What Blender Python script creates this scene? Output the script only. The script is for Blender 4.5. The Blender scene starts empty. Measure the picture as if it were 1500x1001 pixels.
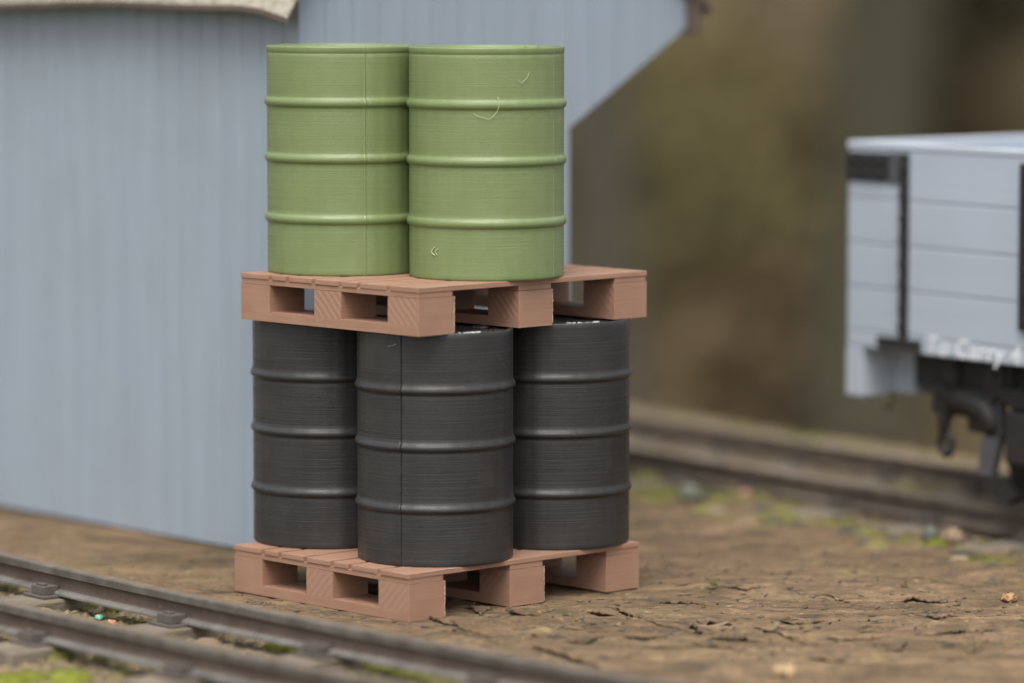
import bpy, bmesh, math, random
import numpy as np
from mathutils import Vector, Matrix
R_ = math.radians
S = bpy.context.scene
COL = S.collection
random.seed(7)

# ------------------------------------------------------------------ camera
CAM_H = 2.3737
cd = bpy.data.cameras.new('camera'); cam = bpy.data.objects.new('camera', cd); COL.objects.link(cam)
cd.sensor_width = 36; cd.lens = 36 * 5681.7 / 1500
cam.location = (0, 0, CAM_H)
cam.rotation_euler = (math.pi / 2 - 0.0957, 0, 0)
cd.clip_start = 0.5; cd.clip_end = 2000
cd.dof.use_dof = True; cd.dof.focus_distance = 14.5; cd.dof.aperture_fstop = 0.44
S.camera = cam

# ------------------------------------------------------------------ light: overcast daylight
W = bpy.data.worlds.new('World'); S.world = W; W.use_nodes = True
nt = W.node_tree; bg = nt.nodes['Background']
SUN_EL, SUN_AZ = 62, 187      # azimuth clockwise from +Y, where the light comes from
sky = nt.nodes.new('ShaderNodeTexSky'); sky.sky_type = 'NISHITA'; sky.sun_disc = False
sky.sun_elevation = R_(SUN_EL); sky.sun_rotation = R_(SUN_AZ)
sky.dust_density = 4.0; sky.air_density = 1.0; sky.ozone_density = 1.0
hs = nt.nodes.new('ShaderNodeHueSaturation'); hs.inputs['Saturation'].default_value = 0.28
nt.links.new(sky.outputs[0], hs.inputs['Color']); nt.links.new(hs.outputs[0], bg.inputs[0])
bg.inputs[1].default_value = 0.15
sl = bpy.data.lights.new('sun', 'SUN'); sl.energy = 1.4; sl.angle = R_(40); sl.color = (1, .95, .88)
so = bpy.data.objects.new('sun', sl); COL.objects.link(so)
az, el_ = R_(SUN_AZ), R_(SUN_EL)
sd = Vector((math.sin(az) * math.cos(el_), math.cos(az) * math.cos(el_), math.sin(el_)))
so.rotation_euler = sd.to_track_quat('Z', 'Y').to_euler()
S.view_settings.view_transform = 'Standard'; S.view_settings.look = 'None'
S.view_settings.gamma = 1; S.view_settings.exposure = 0.70

# ------------------------------------------------------------------ helpers
def link(o, parent=None):
    COL.objects.link(o)
    if parent is not None: o.parent = parent
    return o
def tag(o, label=None, cat=None, group=None, kind=None):
    if label: o['label'] = label
    if cat: o['category'] = cat
    if group: o['group'] = group
    if kind: o['kind'] = kind
    return o
def empty(name, loc=(0, 0, 0), rz=0, label=None, cat=None, group=None):
    o = bpy.data.objects.new(name, None); o.location = loc; o.rotation_euler = (0, 0, rz)
    o.empty_display_size = .1
    link(o); return tag(o, label, cat, group)
def obj(name, bm, mats, parent=None, smooth=False):
    me = bpy.data.meshes.new(name); bm.normal_update(); bm.to_mesh(me); bm.free()
    for m in (mats if isinstance(mats, (list, tuple)) else [mats]): me.materials.append(m)
    if smooth: me.polygons.foreach_set('use_smooth', [True] * len(me.polygons))
    return link(bpy.data.objects.new(name, me), parent)
def pyobj(name, v, f, mats, parent=None, smooth=False):
    me = bpy.data.meshes.new(name); me.from_pydata(v, [], f); me.update()
    for m in (mats if isinstance(mats, (list, tuple)) else [mats]): me.materials.append(m)
    if smooth: me.polygons.foreach_set('use_smooth', [True] * len(me.polygons))
    return link(bpy.data.objects.new(name, me), parent)
def box(bm, x0, x1, y0, y1, z0, z1, mi=0, bev=0, keep_top=False):
    vs = [bm.verts.new((x, y, z)) for z in (z0, z1) for y in (y0, y1) for x in (x0, x1)]
    fs = []
    for a in ((0, 2, 3, 1), (4, 5, 7, 6), (0, 1, 5, 4), (1, 3, 7, 5), (3, 2, 6, 7), (2, 0, 4, 6)):
        f = bm.faces.new([vs[i] for i in a]); f.material_index = mi; fs.append(f)
    if bev:
        es = {e for f in fs for e in f.edges}
        if keep_top: es = {e for e in es if abs(e.verts[0].co.z - e.verts[1].co.z) > 1e-6}
        bmesh.ops.bevel(bm, geom=list(es), offset=bev, segments=2, affect='EDGES', profile=.6)
def prism(bm, poly, y0, y1, mi=0):
    """polygon in (x,z), extruded along y"""
    a = [bm.verts.new((p[0], y0, p[1])) for p in poly]; b = [bm.verts.new((p[0], y1, p[1])) for p in poly]
    n = len(poly); fs = []
    fs.append(bm.faces.new(a)); fs.append(bm.faces.new(b[::-1]))
    for i in range(n): fs.append(bm.faces.new([a[i], b[i], b[(i + 1) % n], a[(i + 1) % n]]))
    for f in fs: f.material_index = mi
def fixn(bm): bmesh.ops.recalc_face_normals(bm, faces=bm.faces[:])
def tube(bm, pts, r, n=6, mi=0, taper=False):
    rings = []
    pts = [Vector(p) for p in pts]
    for i, p in enumerate(pts):
        t = (pts[min(i + 1, len(pts) - 1)] - pts[max(i - 1, 0)]).normalized()
        u = t.orthogonal().normalized() if i == 0 else (u - t * u.dot(t)).normalized()
        w = t.cross(u)
        rr = (r[i] if isinstance(r, (list, tuple)) else r)
        rings.append([bm.verts.new(p + (u * math.cos(2 * math.pi * k / n) + w * math.sin(2 * math.pi * k / n)) * rr) for k in range(n)])
    for a, b in zip(rings, rings[1:]):
        for k in range(n):
            f = bm.faces.new([a[k], a[(k + 1) % n], b[(k + 1) % n], b[k]]); f.material_index = mi; f.smooth = True
    bm.faces.new(rings[0][::-1]).material_index = mi; bm.faces.new(rings[-1]).material_index = mi
def cyl(bm, c, axis, r, h, n=32, mi=0):
    a = Vector(axis).normalized(); tube(bm, [Vector(c) - a * h / 2, Vector(c) + a * h / 2], r, n, mi)

# numpy value noise
def _hash(ix, iy, seed):
    n = (ix.astype(np.int64) * 374761393 + iy.astype(np.int64) * 668265263 + seed * 982451653) & 0x7fffffff
    n = ((n ^ (n >> 13)) * 1274126177) & 0x7fffffff
    return ((n ^ (n >> 16)) & 0xffff) / 65535.0
def vnoise(x, y, seed=0):
    ix = np.floor(x); iy = np.floor(y); fx = x - ix; fy = y - iy
    fx = fx * fx * (3 - 2 * fx); fy = fy * fy * (3 - 2 * fy)
    a = _hash(ix, iy, seed); b = _hash(ix + 1, iy, seed); c = _hash(ix, iy + 1, seed); d = _hash(ix + 1, iy + 1, seed)
    return (a * (1 - fx) + b * fx) * (1 - fy) + (c * (1 - fx) + d * fx) * fy
def fbm(x, y, o=4, seed=0):
    s = 0; a = .5; t = 0
    for i in range(o):
        s = s + a * vnoise(x * 2 ** i + 17 * i, y * 2 ** i - 9 * i, seed + i); t += a; a *= .5
    return s / t

# ------------------------------------------------------------------ materials
class N:
    def __init__(s, name):
        s.m = bpy.data.materials.new(name); s.m.use_nodes = True; s.t = s.m.node_tree
        s.b = s.t.nodes['Principled BSDF']
    def n(s, typ, **kw):
        nd = s.t.nodes.new('ShaderNode' + typ)
        for k, v in kw.items():
            if k.startswith('i_'):
                key = k[2:].replace('_', ' ')
                nd.inputs[int(key) if key.isdigit() else key].default_value = v
            else: setattr(nd, k, v)
        return nd
    def l(s, a, b): s.t.links.new(a, b)
    def coord(s, scale=(1, 1, 1), rot=(0, 0, 0), which='Object'):
        tc = s.n('TexCoord'); mp = s.n('Mapping'); mp.inputs['Scale'].default_value = scale; mp.inputs['Rotation'].default_value = rot
        s.l(tc.outputs[which], mp.inputs[0]); return mp.outputs[0]
    def noise(s, vec, scale, detail=4, rough=.55, dist=0):
        nd = s.n('TexNoise'); nd.inputs['Scale'].default_value = scale; nd.inputs['Detail'].default_value = detail
        nd.inputs['Roughness'].default_value = rough; nd.inputs['Distortion'].default_value = dist
        s.l(vec, nd.inputs['Vector']); return nd.outputs[0]
    def ramp(s, fac, stops):
        r = s.n('ValToRGB'); e = r.color_ramp.elements
        while len(e) > 1: e.remove(e[0])
        e[0].position = stops[0][0]; e[0].color = (*stops[0][1], 1)
        for p, c in stops[1:]:
            q = e.new(p); q.color = (*c, 1)
        s.l(fac, r.inputs[0]); return r.outputs[0]
    def mix(s, fac, a, b, mode='MIX'):
        m = s.n('Mix'); m.data_type = 'RGBA'; m.blend_type = mode
        for v, i in ((fac, 0), (a, 6), (b, 7)):
            if isinstance(v, (int, float)): m.inputs[i].default_value = v
            elif isinstance(v, tuple): m.inputs[i].default_value = (*v, 1)
            else: s.l(v, m.inputs[i])
        return m.outputs[2]
    def bump(s, h, dist, strength=1, normal=None):
        b = s.n('Bump'); b.inputs['Distance'].default_value = dist; b.inputs['Strength'].default_value = strength
        s.l(h, b.inputs['Height'])
        if normal is not None: s.l(normal, b.inputs['Normal'])
        return b.outputs[0]
    def fin(s, color=None, rough=None, normal=None, spec=None, metal=None):
        b = s.b
        if color is not None:
            if isinstance(color, tuple): b.inputs['Base Color'].default_value = (*color, 1)
            else: s.l(color, b.inputs['Base Color'])
        if rough is not None:
            if isinstance(rough, (int, float)): b.inputs['Roughness'].default_value = rough
            else: s.l(rough, b.inputs['Roughness'])
        if normal is not None: s.l(normal, b.inputs['Normal'])
        if spec is not None: b.inputs['Specular IOR Level'].default_value = spec
        if metal is not None: b.inputs['Metallic'].default_value = metal
        return s.m

def plastic(name, base, light, dark, rough, layer, grain, spec=.5, zfreq=150):
    """printed plastic: long thin horizontal layers, fine grain"""
    m = N(name)
    lay = m.noise(m.coord((2.2, 2.2, zfreq)), 1, 3, .6)
    broad = m.noise(m.coord((1, 1, 22)), 1, 2, .5)
    gr = m.noise(m.coord(), 420, 2, .5)
    blotch = m.noise(m.coord(), 7, 3, .5)
    c = m.mix(m.ramp(lay, [(.35, (0, 0, 0)), (.65, (1, 1, 1))]), dark, base)
    c = m.mix(m.ramp(blotch, [(.4, (0, 0, 0)), (.75, (.6, .6, .6))]), c, light)
    sp = m.ramp(m.noise(m.coord(), 160, 1, .4), [(.735, (0, 0, 0)), (.77, (1, 1, 1))])
    c = m.mix(sp, c, light)
    n1 = m.bump(lay, .004, layer); n2 = m.bump(broad, .006, layer * .35, n1); n3 = m.bump(gr, .0015, grain, n2)
    rr = m.ramp(lay, [(.3, (rough + .12,) * 3), (.7, (rough - .1,) * 3)])
    return m.fin(c, rr, n3, spec)

M = {}
M['green'] = plastic('green_print', (.166, .218, .084), (.190, .244, .106), (.148, .198, .070), .42, .22, .7, .65, 240)
M['black'] = plastic('black_print', (.031, .030, .0295), (.040, .039, .038), (.018, .0175, .017), .36, .34, .35, .5, 280)
M['brown'] = plastic('brown_print', (.325, .186, .124), (.365, .216, .150), (.29, .163, .106), .55, .2, .7, .4, 110)
def diag(sy):
    m = N('brown_print_infill')
    lay = m.n('TexWave', wave_type='BANDS', bands_direction='DIAGONAL'); lay.inputs['Scale'].default_value = 17
    lay.inputs['Distortion'].default_value = 1.2; lay.inputs['Detail'].default_value = 1.5
    m.l(m.coord((1, sy, 1)), lay.inputs['Vector'])
    gr = m.noise(m.coord(), 380, 2)
    c = m.mix(gr, (.30, .170, .113), (.34, .196, .134))
    c = m.mix(m.ramp(lay.outputs[1], [(.0, (0, 0, 0)), (1, (.16, .16, .16))]), c, (.42, .26, .19))
    return m.fin(c, .55, m.bump(gr, .0015, .6, m.bump(lay.outputs[1], .003, .28)), .4)
M['brown_diag'] = diag(1)
M['brown_diag_other'] = diag(-1)
M['fray'] = N('frayed_plastic').fin((.58, .44, .37), .5)
M['strand'] = N('filament').fin((.48, .55, .30), .4)
M['strand_grey'] = N('filament_grey').fin((.35, .34, .32), .4)
def lidm():
    m = N('grey_lid')
    a = m.noise(m.coord((90, 9, 1), (0, 0, .7)), 1, 3, .6)
    return m.fin(m.ramp(a, [(.35, (.03, .03, .03)), (.6, (.12, .12, .12))]), .4, m.bump(a, .01, 1), .6)
M['lid'] = lidm()
def paint(name, a, b, c3, vertical=True, rough=.6):
    m = N(name)
    st = m.noise(m.coord((14, 14, .7) if vertical else (.7, 14, 14)), 1, 4, .6)
    bl = m.noise(m.coord(), 2.2, 4, .6)
    gr = m.noise(m.coord(), 90, 3, .6)
    c = m.mix(m.ramp(st, [(.3, (0, 0, 0)), (.7, (1, 1, 1))]), a, b)
    c = m.mix(m.ramp(bl, [(.45, (0, 0, 0)), (.8, (.7, .7, .7))]), c, c3)
    return m.fin(c, rough, m.bump(gr, .003, .35), .3)
M['shed'] = paint('blue_grey_boards', (.262, .308, .358), (.302, .352, .405), (.262, .298, .332))
M['wagon'] = paint('pale_grey_paint', (.405, .455, .52), (.435, .485, .55), (.385, .43, .485), False, .45)
M['cap'] = N('white_capping').fin((.48, .525, .585), .5)
def dark(name, a, b, rough=.5):
    m = N(name); x = m.noise(m.coord(), 30, 4)
    return m.fin(m.mix(x, a, b), rough, m.bump(x, .005, .4))
M['iron'] = dark('black_iron', (.014, .0135, .0135), (.034, .032, .031), .55)
M['frame'] = dark('underframe_grey', (.026, .026, .027), (.05, .05, .053), .6)
M['ironlight'] = dark('iron_grey', (.06, .06, .067), (.11, .11, .12), .5)
M['rust'] = dark('rusty_iron', (.08, .05, .035), (.12, .07, .045), .8)
M['letter'] = N('white_lettering').fin((.74, .76, .79), .5)
def roofm():
    m = N('felt_roof'); a = m.noise(m.coord(), 26, 5, .65); b = m.noise(m.coord(), 90, 3, .6)
    c = m.ramp(a, [(.3, (.12, .105, .075)), (.46, (.26, .235, .18)), (.6, (.38, .35, .27)), (.75, (.24, .26, .21))])
    c = m.mix(m.ramp(b, [(.4, (0, 0, 0)), (.7, (.5, .5, .5))]), c, (.42, .38, .34))
    return m.fin(c, .95, m.bump(b, .02, .7))
M['roof'] = roofm()
M['fascia'] = dark('brown_fascia', (.075, .058, .042), (.13, .10, .075), .8)
def railm(name, a, b, c3):
    m = N(name); x = m.noise(m.coord(), 9, 5, .65); y = m.noise(m.coord(), 60, 4, .7)
    c = m.mix(m.ramp(x, [(.35, (0, 0, 0)), (.65, (1, 1, 1))]), a, b)
    c = m.mix(m.ramp(y, [(.62, (0, 0, 0)), (.72, (.8, .8, .8))]), c, c3)
    return m.fin(c, .8, m.bump(y, .003, .6), .18)
M['rail_top'] = railm('rail_top_grime', (.125, .098, .074), (.175, .14, .107), (.24, .19, .14))
M['rail_side'] = railm('rail_head_steel', (.080, .070, .058), (.135, .122, .105), (.07, .052, .04))
M['rail_web'] = railm('rail_web_rust', (.098, .074, .060), (.142, .108, .088), (.30, .215, .13))
M['rail_foot'] = railm('rail_foot_steel', (.11, .102, .093), (.19, .178, .162), (.10, .07, .05))
M['far_top'] = railm('far_rail_top', (.19, .16, .125), (.25, .21, .165), (.30, .24, .17))
M['far_side'] = railm('far_rail_side', (.11, .088, .074), (.17, .138, .112), (.26, .2, .13))
def sleeperm():
    m = N('grey_sleeper'); a = m.noise(m.coord((3, 22, 22)), 1, 5, .6); b = m.noise(m.coord(), 4, 4, .6); d = m.noise(m.coord(), 70, 3)
    c = m.mix(m.ramp(a, [(.3, (0, 0, 0)), (.7, (1, 1, 1))]), (.115, .093, .068), (.23, .19, .145))
    c = m.mix(m.ramp(b, [(.55, (0, 0, 0)), (.75, (.5, .5, .5))]), c, (.22, .19, .07))
    return m.fin(c, .9, m.bump(d, .006, .6, m.bump(a, .01, .6)))
M['sleeper'] = sleeperm()
M['chair'] = dark('chair_plastic', (.07, .058, .05), (.12, .10, .085), .75)

def groundm():
    m = N('weathered_board')
    g = m.coord()
    st = m.coord((1.1, 4.5, 4), (0, 0, .22))
    a = m.noise(st, 1.3, 6, .62, .6); b = m.noise(st, 5, 6, .72, 1.0); f = m.noise(g, 55, 4, .7); p = m.noise(g, 2.6, 5, .65, .5); q = m.noise(g, 13, 5, .65, .4); w = m.noise(st, 26, 4, .6)
    c = m.ramp(a, [(.30, (.095, .064, .036)), (.42, (.150, .102, .060)), (.54, (.198, .135, .080)), (.68, (.275, .195, .108))])
    c = m.mix(m.ramp(p, [(.54, (0, 0, 0)), (.66, (.75, .75, .75))]), c, (.33, .22, .13))
    c = m.mix(m.ramp(p, [(.34, (.7, .7, .7)), (.45, (0, 0, 0))]), c, (.072, .06, .036))
    c = m.mix(m.ramp(b, [(.34, (.85, .85, .85)), (.46, (0, 0, 0))]), c, (.05, .04, .031))
    c = m.mix(m.ramp(b, [(.58, (0, 0, 0)), (.68, (.75, .75, .75))]), c, (.33, .225, .14))
    c = m.mix(m.ramp(w, [(.36, (.5, .5, .5)), (.48, (0, 0, 0))]), c, (.085, .066, .047))
    c = m.mix(m.ramp(q, [(.58, (0, 0, 0)), (.66, (.7, .7, .7))]), c, (.07, .068, .058))
    c = m.mix(m.ramp(q, [(.32, (.8, .8, .8)), (.37, (0, 0, 0))]), c, (.34, .26, .12))
    c = m.mix(m.ramp(f, [(.62, (0, 0, 0)), (.72, (.7, .7, .7))]), c, (.38, .29, .18))
    c = m.mix(m.ramp(f, [(.28, (.7, .7, .7)), (.38, (0, 0, 0))]), c, (.06, .048, .038))
    at = m.n('Attribute', attribute_name='zone'); se = m.n('SeparateColor'); m.l(at.outputs['Color'], se.inputs[0])
    grit = m.ramp(m.noise(g, 24, 5, .7), [(.3, (.06, .05, .035)), (.43, (.15, .12, .08)), (.56, (.25, .195, .12)), (.7, (.40, .30, .16))])
    c = m.mix(se.outputs[0], c, grit)
    mo = m.ramp(m.noise(g, 30, 4, .7), [(.3, (.07, .075, .018)), (.55, (.17, .17, .04)), (.75, (.30, .26, .07))])
    c = m.mix(se.outputs[1], c, mo)
    gb = m.bump(f, .006, .8, m.bump(b, .02, .8))
    return m.fin(c, .95, gb, .15)
M['ground'] = groundm()
def soilm(name, stops, sc):
    m = N(name); a = m.noise(m.coord((1, 1, 1)), sc, 5, .6); 
    return m.fin(m.ramp(a, stops), 1, None, .1)
M['garden'] = soilm('leaf_litter', [(.3, (.05, .038, .02)), (.5, (.085, .064, .034)), (.7, (.12, .09, .05))], .09)
M['hill'] = soilm('leaf_litter_bank', [(.36, (.06, .050, .028)), (.46, (.085, .067, .037)), (.56, (.115, .088, .05)), (.66, (.155, .118, .07))], .05)
M['bark'] = dark('bark', (.12, .10, .07), (.17, .14, .10), 1)
M['bark_pale'] = dark('pale_bark', (.155, .118, .068), (.20, .152, .09), 1)
M['bark_olive'] = dark('mossy_bark', (.050, .046, .026), (.075, .067, .038), 1)
M['bark_dark'] = dark('dark_bark', (.05, .043, .03), (.07, .06, .042), 1)
M['leaf_dark'] = dark('dark_leaf', (.07, .07, .035), (.11, .10, .05), .7)
M['leaf_olive'] = dark('olive_leaf', (.17, .14, .055), (.24, .20, .08), .7)
M['leaf_brown2'] = dark('brown_leaf', (.165, .118, .060), (.225, .165, .085), .8)
M['leaf_darkbrown'] = dark('dark_brown_leaf', (.055, .040, .022), (.085, .062, .035), .8)
M['leaf_green'] = dark('green_leaf', (.06, .085, .04), (.10, .13, .06), .8)
M['leaf_brown'] = dark('dry_leaf', (.12, .08, .035), (.19, .13, .06), .8)
M['moss'] = dark('bright_moss', (.13, .155, .015), (.27, .29, .035), .9)
M['moss_dull'] = dark('dull_moss', (.10, .10, .025), (.22, .20, .06), .9)
M['chip'] = dark('bark_chip', (.11, .075, .046), (.28, .20, .125), .9)
M['chip_dark'] = dark('dark_chip', (.035, .03, .026), (.08, .066, .055), .9)
M['grit'] = dark('grit', (.15, .115, .075), (.38, .29, .185), .9)

# ------------------------------------------------------------------ track lines
A_PTS = np.array([(-1.993, 14.948), (-1.246, 14.001), (-.592, 13.291), (.33, 12.337)])
cf = np.polyfit(A_PTS[:, 0], A_PTS[:, 1], 2)
def railA(x): return np.polyval(cf, x)
xs = np.linspace(-4.6, 2.6, 90)
FA = np.stack([xs, railA(xs)], 1)
tg = np.gradient(FA, axis=0); tg /= np.linalg.norm(tg, axis=1)[:, None]
nn = np.stack([tg[:, 1], -tg[:, 0]], 1)          # towards the camera side
if nn[45, 1] > 0: nn = -nn
GAUGE = .60
FB = FA + nn * GAUGE
FC = FA + nn * GAUGE / 2
BD = np.array((.574, -.819)); BN = np.array((.819, .574)); BP = np.array((2.146, 16.112)); BG = .80
def back(s, off): return BP + BD * s + BN * off
bs = np.linspace(-7.5, 6.5, 30)
BC = np.array([back(s, BG / 2) for s in bs])

def polydist(X, Y, P):
    best = np.full(X.shape, 1e9)
    for a, b in zip(P[:-1], P[1:]):
        ab = b - a; t = np.clip(((X - a[0]) * ab[0] + (Y - a[1]) * ab[1]) / (ab @ ab), 0, 1)
        best = np.minimum(best, np.hypot(X - a[0] - ab[0] * t, Y - a[1] - ab[1] * t))
    return best

# ------------------------------------------------------------------ pixel helper, used only for reading positions off the photograph
_c, _s, _f = math.cos(.0957), math.sin(.0957), 5681.7
def atz(px, py, z=0):
    a = (px - 750) / _f; b = -(py - 500.5) / _f
    r = (a, _c + b * _s, -_s + b * _c); t = (z - CAM_H) / r[2]
    return (r[0] * t, r[1] * t)

# ------------------------------------------------------------------ ground
def cracks_px():
    L = [
        [(800, 919), (815, 921), (832, 922), (848, 925), (858, 924)],
        [(905, 933), (925, 935), (945, 936), (968, 932), (985, 933)],
        [(1010, 938), (1030, 945), (1060, 949), (1095, 954)],
        [(1040, 935), (1060, 936), (1085, 936), (1120, 937)],
        [(1100, 917), (1115, 922), (1140, 928), (1160, 934), (1200, 948)],
        [(1010, 910), (1020, 922), (1030, 928), (1048, 926)],
        [(900, 893), (915, 898), (938, 907)], [(943, 908), (965, 914), (995, 920)],
        [(740, 897), (765, 903), (790, 906)], [(620, 905), (650, 915), (690, 925), (720, 935)],
        [(780, 944), (800, 953), (840, 965), (880, 975)],
        [(830, 938), (860, 940), (885, 932)], [(1020, 908), (1050, 913), (1080, 910)],
        [(1290, 950), (1320, 948), (1330, 943)], [(1420, 925), (1440, 921), (1465, 920)],
        [(1180, 958), (1210, 962), (1240, 963)], [(1240, 912), (1260, 915), (1290, 918)],
        [(1360, 930), (1400, 928), (1420, 922)], [(1200, 935), (1240, 940), (1290, 938)],
        [(970, 880), (1000, 884), (1030, 884)], [(1130, 905), (1170, 910), (1210, 906)],
        [(1385, 965), (1400, 960), (1418, 955)], [(1425, 930), (1428, 945), (1424, 955)],
        [(1330, 900), (1370, 905), (1410, 902)], [(1300, 880), (1340, 876), (1380, 882)],
        [(700, 880), (690, 890), (700, 899)], [(860, 900), (880, 905), (905, 903)],
        [(1050, 860), (1085, 865), (1120, 862)], [(1190, 870), (1230, 878), (1260, 874)],
    ]
    return [np.array([atz(*p) for p in l]) for l in L]
def ground():
    X = np.concatenate([np.linspace(-9, -2.5, 60, endpoint=False), np.arange(-2.5, 2.7, .0125), np.linspace(2.7, 9, 50)])
    Y = np.concatenate([np.linspace(9, 11.8, 60, endpoint=False), np.arange(11.8, 15.4, .0125), np.arange(15.4, 19, .03), np.linspace(19, 30, 90)])
    nx, ny = len(X), len(Y)
    GX, GY = np.meshgrid(X, Y)
    ca, sa = math.cos(.22), math.sin(.22)
    U = GX * ca + GY * sa; V = -GX * sa + GY * ca
    h = (fbm(U * 1.2, V * 2.2, 4, 3) - .5) * .05 + (fbm(U * 6, V * 20, 4, 11) - .5) * .022 + (fbm(U * 30, V * 60, 3, 23) - .5) * .012
    ridg = np.abs(fbm(U * 3.5 + 5, V * 11, 3, 41) - .5)
    h += -.016 * np.exp(-(ridg / .010) ** 2) * np.clip((fbm(U * 2.4, V * 3, 2, 77) - .55) * 10, 0, 1)
    # hollows under the split, raised flakes
    h0 = h.copy()
    for k, c in enumerate(cracks_px()):
        mnx, mny = c.min(0) - .35; mxx, mxy = c.max(0) + .35
        ii = np.where((X > mnx) & (X < mxx))[0]; jj = np.where((Y > mny) & (Y < mxy))[0]
        if len(ii) == 0 or len(jj) == 0: continue
        sl_ = np.s_[jj[0]:jj[-1] + 1, ii[0]:ii[-1] + 1]
        gx, gy = GX[sl_], GY[sl_]
        best = np.full(gx.shape, 1e9); side = np.zeros(gx.shape); along = np.zeros(gx.shape); n = len(c) - 1
        for i, (a, b) in enumerate(zip(c[:-1], c[1:])):
            ab = b - a; t = np.clip(((gx - a[0]) * ab[0] + (gy - a[1]) * ab[1]) / (ab @ ab), 0, 1)
            dx = gx - a[0] - ab[0] * t; dy = gy - a[1] - ab[1] * t; d = np.hypot(dx, dy)
            m = d < best; best = np.where(m, d, best); side = np.where(m, dy, side); along = np.where(m, (i + t) / n, along)
        prof = np.sin(np.pi * np.clip(along, .02, .98)) ** .6
        jit = .7 + .6 * vnoise(gx * 40, gy * 40, k)
        amp = (.026 + .012 * ((k * 37) % 5) / 5) * prof * jit
        lip = -.004 * prof * np.exp(-best / .03) * (side < 0)
        pw = .25 + .75 * (((k * 53) % 7) / 6) ** 1.5
        slit = -(.026 * prof * pw) * np.exp(-((best - .012) / .018) ** 2) * (side > -.004)
        h[sl_] += lip + slit
    dF = polydist(GX, GY, FC); dB = polydist(GX, GY, BC)
    sm = lambda d, a, b: np.clip((b - d) / (b - a), 0, 1) ** 2 * (3 - 2 * np.clip((b - d) / (b - a), 0, 1))
    wob = (fbm(GX * 3, GY * 3, 3, 61) - .5) * .2
    bedF = sm(dF + wob * .3, .42, .62); bedB = sm(dB + wob, .5, .85)
    gritty = (fbm(GX * 40, GY * 40, 3, 91) - .5) * .045 + (fbm(GX * 9, GY * 9, 3, 92) - .5) * .03
    h = h * (1 - bedF) + bedF * (-.042 + gritty)
    h = h * (1 - bedB * .8) + bedB * (-.022 + gritty * .8)
    # foreground left of the track: low mossy bed
    sgn = (GX - np.interp(GY, FC[::-1, 1], FC[::-1, 0])) < 0
    near = sgn & (dF > .3)
    h = np.where(near & (GY < 15.4), np.where(dF < .8, -.055 + gritty, -.05 + gritty), h)
    # under the stack of pallets the surface stays just below the pallet
    ang = math.pi / 2 - .818; ex = (math.cos(ang), math.sin(ang)); ey = (-ex[1], ex[0])
    px = (GX + .3765) * ex[0] + (GY - 13.992) * ex[1]; py = (GX + .3765) * ey[0] + (GY - 13.992) * ey[1]
    dist = np.hypot(np.maximum(np.maximum(-px, px - 1.187), 0), np.maximum(np.maximum(-py, py - 1.007), 0))
    wgt = sm(dist, .02, .25)
    h = h * (1 - wgt) + wgt * np.minimum(-.001, h * .5 - .006)
    lx = (GX + .85) * .671 + (GY - 15.515) * -.7415; ly = (GX + .85) * .7415 + (GY - 15.515) * .671
    ds = np.hypot(np.maximum(np.maximum(lx, -5 - lx), 0), np.maximum(np.maximum(-ly, ly - 1.5), 0))
    ws = sm(ds, .0, .35); h = h * (1 - ws) + ws * (-.012 + h * .3)
    # raise moss and zones
    mossn = fbm(GX * 2.6, GY * 2.6, 4, 201)
    red = np.clip(np.maximum(bedF, bedB) + near * 1.0 + ((GX - BP[0]) * BN[0] + (GY - BP[1]) * BN[1] > .3) * .85, 0, 1)
    grn = np.clip((mossn - .56) * 7, 0, 1) * np.clip(red + .12 * (GY > 15), 0, 1)
    grn = np.clip(grn + .9 * np.clip((fbm(GX * 3.1, GY * 3.1, 3, 305) - .55) * 8, 0, 1) * sm(np.abs(dB - .75), .1, .5), 0, 1)
    far = (GX - 0.685) * BN[0] + (GY - 21.0) * BN[1]      # past the far edge of the board
    keep = far < 0
    verts = np.stack([GX, GY, h], 2).reshape(-1, 3)
    kf = keep.reshape(-1)
    idx = np.arange(nx * ny).reshape(ny, nx)
    q = np.stack([idx[:-1, :-1], idx[:-1, 1:], idx[1:, 1:], idx[1:, :-1]], 2).reshape(-1, 4)
    q = q[kf[q].all(1)]
    used = np.unique(q); rem = -np.ones(nx * ny, int); rem[used] = np.arange(len(used))
    me = bpy.data.meshes.new('ground')
    me.from_pydata(verts[used].tolist(), [], rem[q].tolist()); me.update()
    ca_ = me.color_attributes.new('zone', 'FLOAT_COLOR', 'POINT')
    col = np.zeros((len(used), 4), np.float32); col[:, 0] = red.reshape(-1)[used]; col[:, 1] = grn.reshape(-1)[used]; col[:, 3] = 1
    ca_.data.foreach_set('color', col.ravel())
    me.polygons.foreach_set('use_smooth', [True] * len(me.polygons))
    me.materials.append(M['ground'])
    o = link(bpy.data.objects.new('ground', me)); tag(o, kind='structure')
    def hz(x, y):
        i = min(max(np.searchsorted(X, x), 0), nx - 1); j = min(max(np.searchsorted(Y, y), 0), ny - 1); return float(h[j, i])
    def hz0(x, y):
        i = min(max(np.searchsorted(X, x), 0), nx - 1); j = min(max(np.searchsorted(Y, y), 0), ny - 1); return float(h0[j, i])
    return hz, hz0
HZ, HZ0 = ground()
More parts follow.
